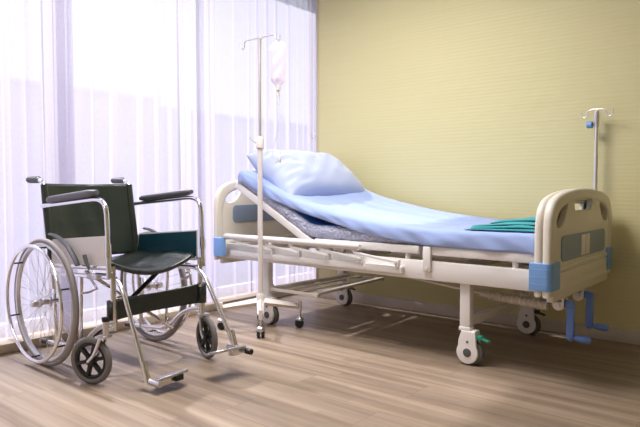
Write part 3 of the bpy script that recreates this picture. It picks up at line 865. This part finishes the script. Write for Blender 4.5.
def spoked_wheel(y, s_, c=(-2.877, .311)):
    cx, cz = c; R = .311-.0125
    m = MB(); m.ring((cx, y, cz), (0, 1, 0), R, .0135, 80, 12); w = m.build('rear_wheel', 'tyre', wc)
    m = MB(); m.ring((cx, y, cz), (0, 1, 0), R-.020, .0085, 80, 8, sx=1.0); m.ring((cx, y+s_*.006, cz), (0, 1, 0), R-.016, .009, 80, 8); m.build('rim', 'alu', w)
    yh = y+s_*.058
    m = MB(); m.ring((cx, yh, cz), (0, 1, 0), .277, .0085, 80, 12); hr = m.build('hand_rim', 'chrome', w)
    for k in range(6):
        m = MB(); a = radians(20+60*k); m.cyl((cx+.275*cos(a), yh, cz+.275*sin(a)), (cx+.274*cos(a), y+s_*.008, cz+.274*sin(a)), .0042, 8); m.build('standoff', 'black', hr)
    m = MB(); m.lathe((cx, y-s_*.030, cz), (0, s_, 0), [(.012, 0), (.024, .002), (.024, .008), (.013, .012), (.013, .050), (.024, .054), (.024, .060), (.018, .066), (.017, .090), (.012, .096)], 20)
    m.cyl((cx, y-s_*.075, cz), (cx, y-s_*.02, cz), .010, 12)
    m.build('hub', 'alu', w)
    m = MB()
    for k in range(36):
        a = 2*pi*k/36; side_ = 1 if k % 2 else -1
        off = radians(62)*(1 if (k//2) % 2 else -1)
        p = (cx+.021*cos(a+off), y+(s_*.0)+side_*.027, cz+.021*sin(a+off)); q = (cx+(R-.018)*cos(a), y+side_*.002, cz+(R-.018)*sin(a))
        m.cyl(p, q, .0010, 5)
    m.build('spokes', 'alu', w)
    return w
spoked_wheel(1.388, -1); spoked_wheel(2.002, 1)

def castor(y, s_, turn, x=-2.372, tl=.078, oy=.030):
    """front caster: stem at x, fork trails backwards"""
    Rz = Matrix.Rotation(radians(turn), 3, 'Z')
    o = V((x, y+s_*oy, 0)); trail = V((-tl, 0, 0))
    P = lambda a, b, c: o+Rz @ V((a, b, 0))+V((0, 0, c))
    ax = Rz @ V((0, 1, 0)); r = .106
    cpt = P(-tl, 0, r)
    m = MB(); m.lathe(cpt, ax, [(r-.028, -.011), (r-.022, -.0125), (r-.006, -.012), (r, -.006), (r, .006), (r-.006, .012), (r-.022, .0125), (r-.028, .011)], 44)
    # open the inside: replaced by a ring
    m = MB(); m.ring(cpt, ax, r-.014, .0145, 48, 10, sx=1.0)
    w = m.build('front_caster', 'ctyre', wc)
    m = MB(); m.ring(cpt, ax, r-.031, .010, 48, 8); u = ax.orthogonal().normalized()
    e1 = Rz @ V((1, 0, 0)); e2 = V((0, 0, 1))
    for k in range(6):
        a = radians(15+60*k); d = e1*cos(a)+e2*sin(a)
        t_ = ax
        m.bar(cpt+d*.014, cpt+d*(r-.026), .016, .020, .003, up=tuple(t_))
    m.lathe(cpt, ax, [(.020, -.016), (.020, .016)], 20)
    m.build('rim', 'black', w)
    m = MB()
    for q in (-1, 1):
        m.tube(catmull([P(-tl, q*.020, r), P(-tl*.64, q*.022, r+.03), P(-.022, q*.023, r+.085), P(-.014, q*.022, .214)], 5), .0075, 8, sx=1.0, up=tuple(ax))
    m.box(P(-.012, 0, .217), (.05, .056, .012), Rz, .004); m.cyl(P(-tl, -.026, r), P(-tl, .026, r), .006, 10)
    m.cyl(P(0, 0, .215), P(0, 0, .285), .0135, 14); m.cyl(P(0, 0, .245), (x, y, .245), .009, 10); m.cyl(P(0, 0, .275), (x, y, .275), .009, 10)
    f = m.build('fork', 'alu', w)
    m = MB(); m.cyl(P(0, 0, .285), P(0, 0, .302), .0165, 14); m.build('stem_cap', 'black', f)
castor(yn, -1, 21, -2.368, .078, .042); castor(yf, 1, 166, -2.412, .048, .045)

# hangers with footplates
def hanger(y, s_, x0, x1, zf, cap, tilt):
    yi = y-s_*.012
    m = MB(); m.tube(smooth_path([(x0-.17, yi, .462), (x0-.02, yi, .470), (x0+.045, yi, .42), (x1, yi, zf)], 8, .055), R_*.95, 12)
    m.cyl((-2.372, y, .38), (-2.345, yi, .38), .008, 8)
    m.cyl((x1-.035, yi, zf+.09), (x1-.003, yi, zf+.004), R_*1.25, 12)
    h = m.build('hanger', 'chrome', wc)
    def fp(u, v): pass
    out = [(0, -.01), (.035, -.04), (.10, -.055), (.145, -.05), (.16, -.03), (.157, .03), (.12, .05), (.0, .045)]
    out2 = [(v.x, v.y) for v in catmull([(a, b, 0) for a, b in out], 3)]
    Rt = Matrix.Rotation(radians(tilt), 3, 'X')
    Ry = Matrix.Rotation(radians(-17), 3, 'Y')
    T = lambda a, b, c: tuple(V((x1+.010, yi, zf+.012))+Rt @ (Ry @ V((b+.02, -s_*(a+.008), c))))
    m = MB(); m.plate([out2], T, .012, .003); m.cyl((x1-.05, yi-s_*.006, zf+.012), (x1+.075, yi-s_*.006, zf+.012), .0125, 12)
    m.box((x1+.055, yi-s_*.045, zf+.018), (.030, .085, .034), None, .004)
    p = m.build('footplate', 'alu', h)
    m = MB()
    if cap == 'end': m.cyl((x1+.075, yi-s_*.006, zf+.012), (x1+.108, yi-s_*.006, zf+.012), .0135, 12)
    else: m.box((x1+.075, yi-s_*.10, zf+.022), (.020, .042, .026), None, .003)
    m.build('cap', 'black', p)
hanger(yn+.02, -1, -2.395, -2.165, .030, 'box', 3)
hanger(yf-.01, 1, -2.345, -2.085, .100, 'end', -3)

# seat and backrest slings
def seatfn(off):
    def fn(a, b):
        x = -2.925+.525*a; v = b*2-1
        e = 1-v*v
        z = .515+.025*a-.052*e*(.5+.7*a)-off-(.010 if a > .97 else 0)+.002*sin(x*40+v*3)
        if a > .97: x -= .004
        return (x+.010*e*0, 1.692+v*.232, z)
    return fn
m = MB(); m.grid(seatfn(0), 30, 26); so_ = m.build('seat', 'darkvinyl', wc, 70)
md = so_.modifiers.new('thickness', 'SOLIDIFY'); md.thickness = .016; md.offset = -1
def backfn(a, b):
    z = .500+.388*b; v = a*2-1
    xb = -2.922+(-.070)*(z-.5)/.388
    return (xb-.028*(1-v*v)*(.6+.4*sin(b*pi))+.003*sin(v*9+b*5)*(1-abs(v)), 1.692+v*.243, z+.004*(1-v*v)*(-1 if b > .5 else 1))
m = MB(); m.grid(backfn, 30, 24)
for y in (yn, yf): m.tube([(-2.988, y, .880), (-2.976, y, .80), (-2.936, y, .58), (-2.926, y, .51)], .0135, 12)
bo = m.build('backrest', 'vinyl', wc, 60)
md = bo.modifiers.new('thickness', 'SOLIDIFY'); md.thickness = .008; md.offset = 0
# crossed braces under the seat
for a, b in ((yn, yf), (yf, yn)):
    m = MB(); xo = -2.63 if a < b else -2.605
    m.bar((xo, a, .125), (xo, b, .478), .016, .024, .004, up=(1, 0, 0)); m.build('cross_brace', 'black' if a < b else 'chrome', wc)
# calf strap
def strap(a, b):
    v = a; y = yn-.012+(yf-yn+.024)*v
    k = 1-abs(2*v-1)**1.3
    x = -2.405+.045*v-.055*k
    zc = .318+.022*v-.010*k
    return (x, y, zc+(b-.5)*.098*(1-.12*k))
m = MB(); m.grid(strap, 36, 6)
for y, x in ((yn, -2.385), (yf, -2.36)):
    dz = 0 if y == yn else .022
    pts = [(x+.022*cos(t), y+.020*sin(t)) for t in [radians(q) for q in range(0, 360, 30)]]
    vs = [(a, b, .318+dz+h) for h in (-.049, .049) for a, b in pts]; n = len(pts)
    m.add(vs, [(i, (i+1) % n, n+(i+1) % n, n+i) for i in range(n)])
so_ = m.build('calf_strap', 'darkvinyl', wc, 60)
md = so_.modifiers.new('thickness', 'SOLIDIFY'); md.thickness = .004; md.offset = 0

# ------------------------------------------------------------------ fill light panels, added out of view at the ceiling to brighten the room
for i, (x, y) in enumerate(((-2.0, 1.95), (-1.6, -1.1))):
    m = MB(); m.box2((x-.62, y-.62, ZC-.03), (x+.62, y-.58, ZC-.001)).box2((x-.62, y+.58, ZC-.03), (x+.62, y+.62, ZC-.001)).box2((x-.62, y-.58, ZC-.03), (x-.58, y+.58, ZC-.001)).box2((x+.58, y-.58, ZC-.03), (x+.62, y+.58, ZC-.001))
    o = m.build('fill_panel', 'winframe')
    tag(o, ('added square fill light panel nearest the window, out of view', 'added square fill light panel farther from the window, out of view')[i], 'fill light', 'added fill light panels')
    d = MB().box2((x-.58, y-.58, ZC-.02), (x+.58, y+.58, ZC-.012)).build('fill_diffuser', 'fill_lamp'); d.location = d.location-o.location; d.parent = o
    l = bpy.data.lights.new('fill_light', 'AREA'); l.shape = 'SQUARE'; l.size = 1.1; l.spread = radians(155); l.energy = (47, 12)[i]; l.color = (1, .96, .95)
    lo = bpy.data.objects.new('fill_light', l); COL.objects.link(lo); lo.location = (x, y, ZC-.04)

# ------------------------------------------------------------------ daylight
w = bpy.data.worlds.new('sky'); SC.world = w; w.use_nodes = True
N, L = w.node_tree.nodes, w.node_tree.links
bg = N['Background']; bg.inputs['Strength'].default_value = .62
tc = N.new('ShaderNodeTexCoord'); sp = N.new('ShaderNodeSeparateXYZ'); L.new(tc.outputs['Generated'], sp.inputs[0])
cr = N.new('ShaderNodeValToRGB'); cr.color_ramp.elements[0].position = 0; cr.color_ramp.elements[0].color = (.96, .96, .96, 1)
cr.color_ramp.elements[1].position = .6; cr.color_ramp.elements[1].color = (.70, .74, .88, 1)
L.new(sp.outputs['Z'], cr.inputs['Fac']); L.new(cr.outputs['Color'], bg.inputs['Color'])

sun = bpy.data.lights.new('sun', 'SUN'); sun.energy = 6; sun.angle = radians(1.6); sun.color = (1, .95, .93)
so_ = bpy.data.objects.new('sun', sun); COL.objects.link(so_); so_.location = (-8, 2, 8)
dr = V((cos(radians(45)), -.02, -sin(radians(45))))
so_.rotation_euler = dr.to_track_quat('-Z', 'Y').to_euler()

pl = bpy.data.lights.new('window_portal', 'AREA'); pl.shape = 'RECTANGLE'; pl.size = 5.3; pl.size_y = 2.5; pl.cycles.is_portal = True
po_ = bpy.data.objects.new('window_portal', pl); COL.objects.link(po_); po_.location = (XW-.06, 1.475, 1.3)
po_.rotation_euler = V((1, 0, 0)).to_track_quat('-Z', 'Z').to_euler()
# size axes: local x should run along world y
po_.rotation_euler = Matrix(((0, 0, -1), (1, 0, 0), (0, -1, 0))).to_euler()

# ------------------------------------------------------------------ camera
cam = bpy.data.cameras.new('camera'); cam.sensor_width = 36; cam.lens = 600/640*36
co = bpy.data.objects.new('camera', cam); COL.objects.link(co)
co.location = (0, 0, .87); co.rotation_euler = (radians(90-2.529), 0, radians(39.438)); cam.clip_start = .02
SC.camera = co
SC.view_settings.view_transform = 'Standard'; SC.view_settings.look = 'None'; SC.view_settings.gamma = 1
SC.view_settings.use_curve_mapping = False; SC.view_settings.exposure = .35
SC.cycles.transparent_max_bounces = 24; SC.cycles.max_bounces = 10; SC.cycles.diffuse_bounces = 5
SC.cycles.caustics_reflective = False; SC.cycles.caustics_refractive = False
SC.cycles.sample_clamp_indirect = 6
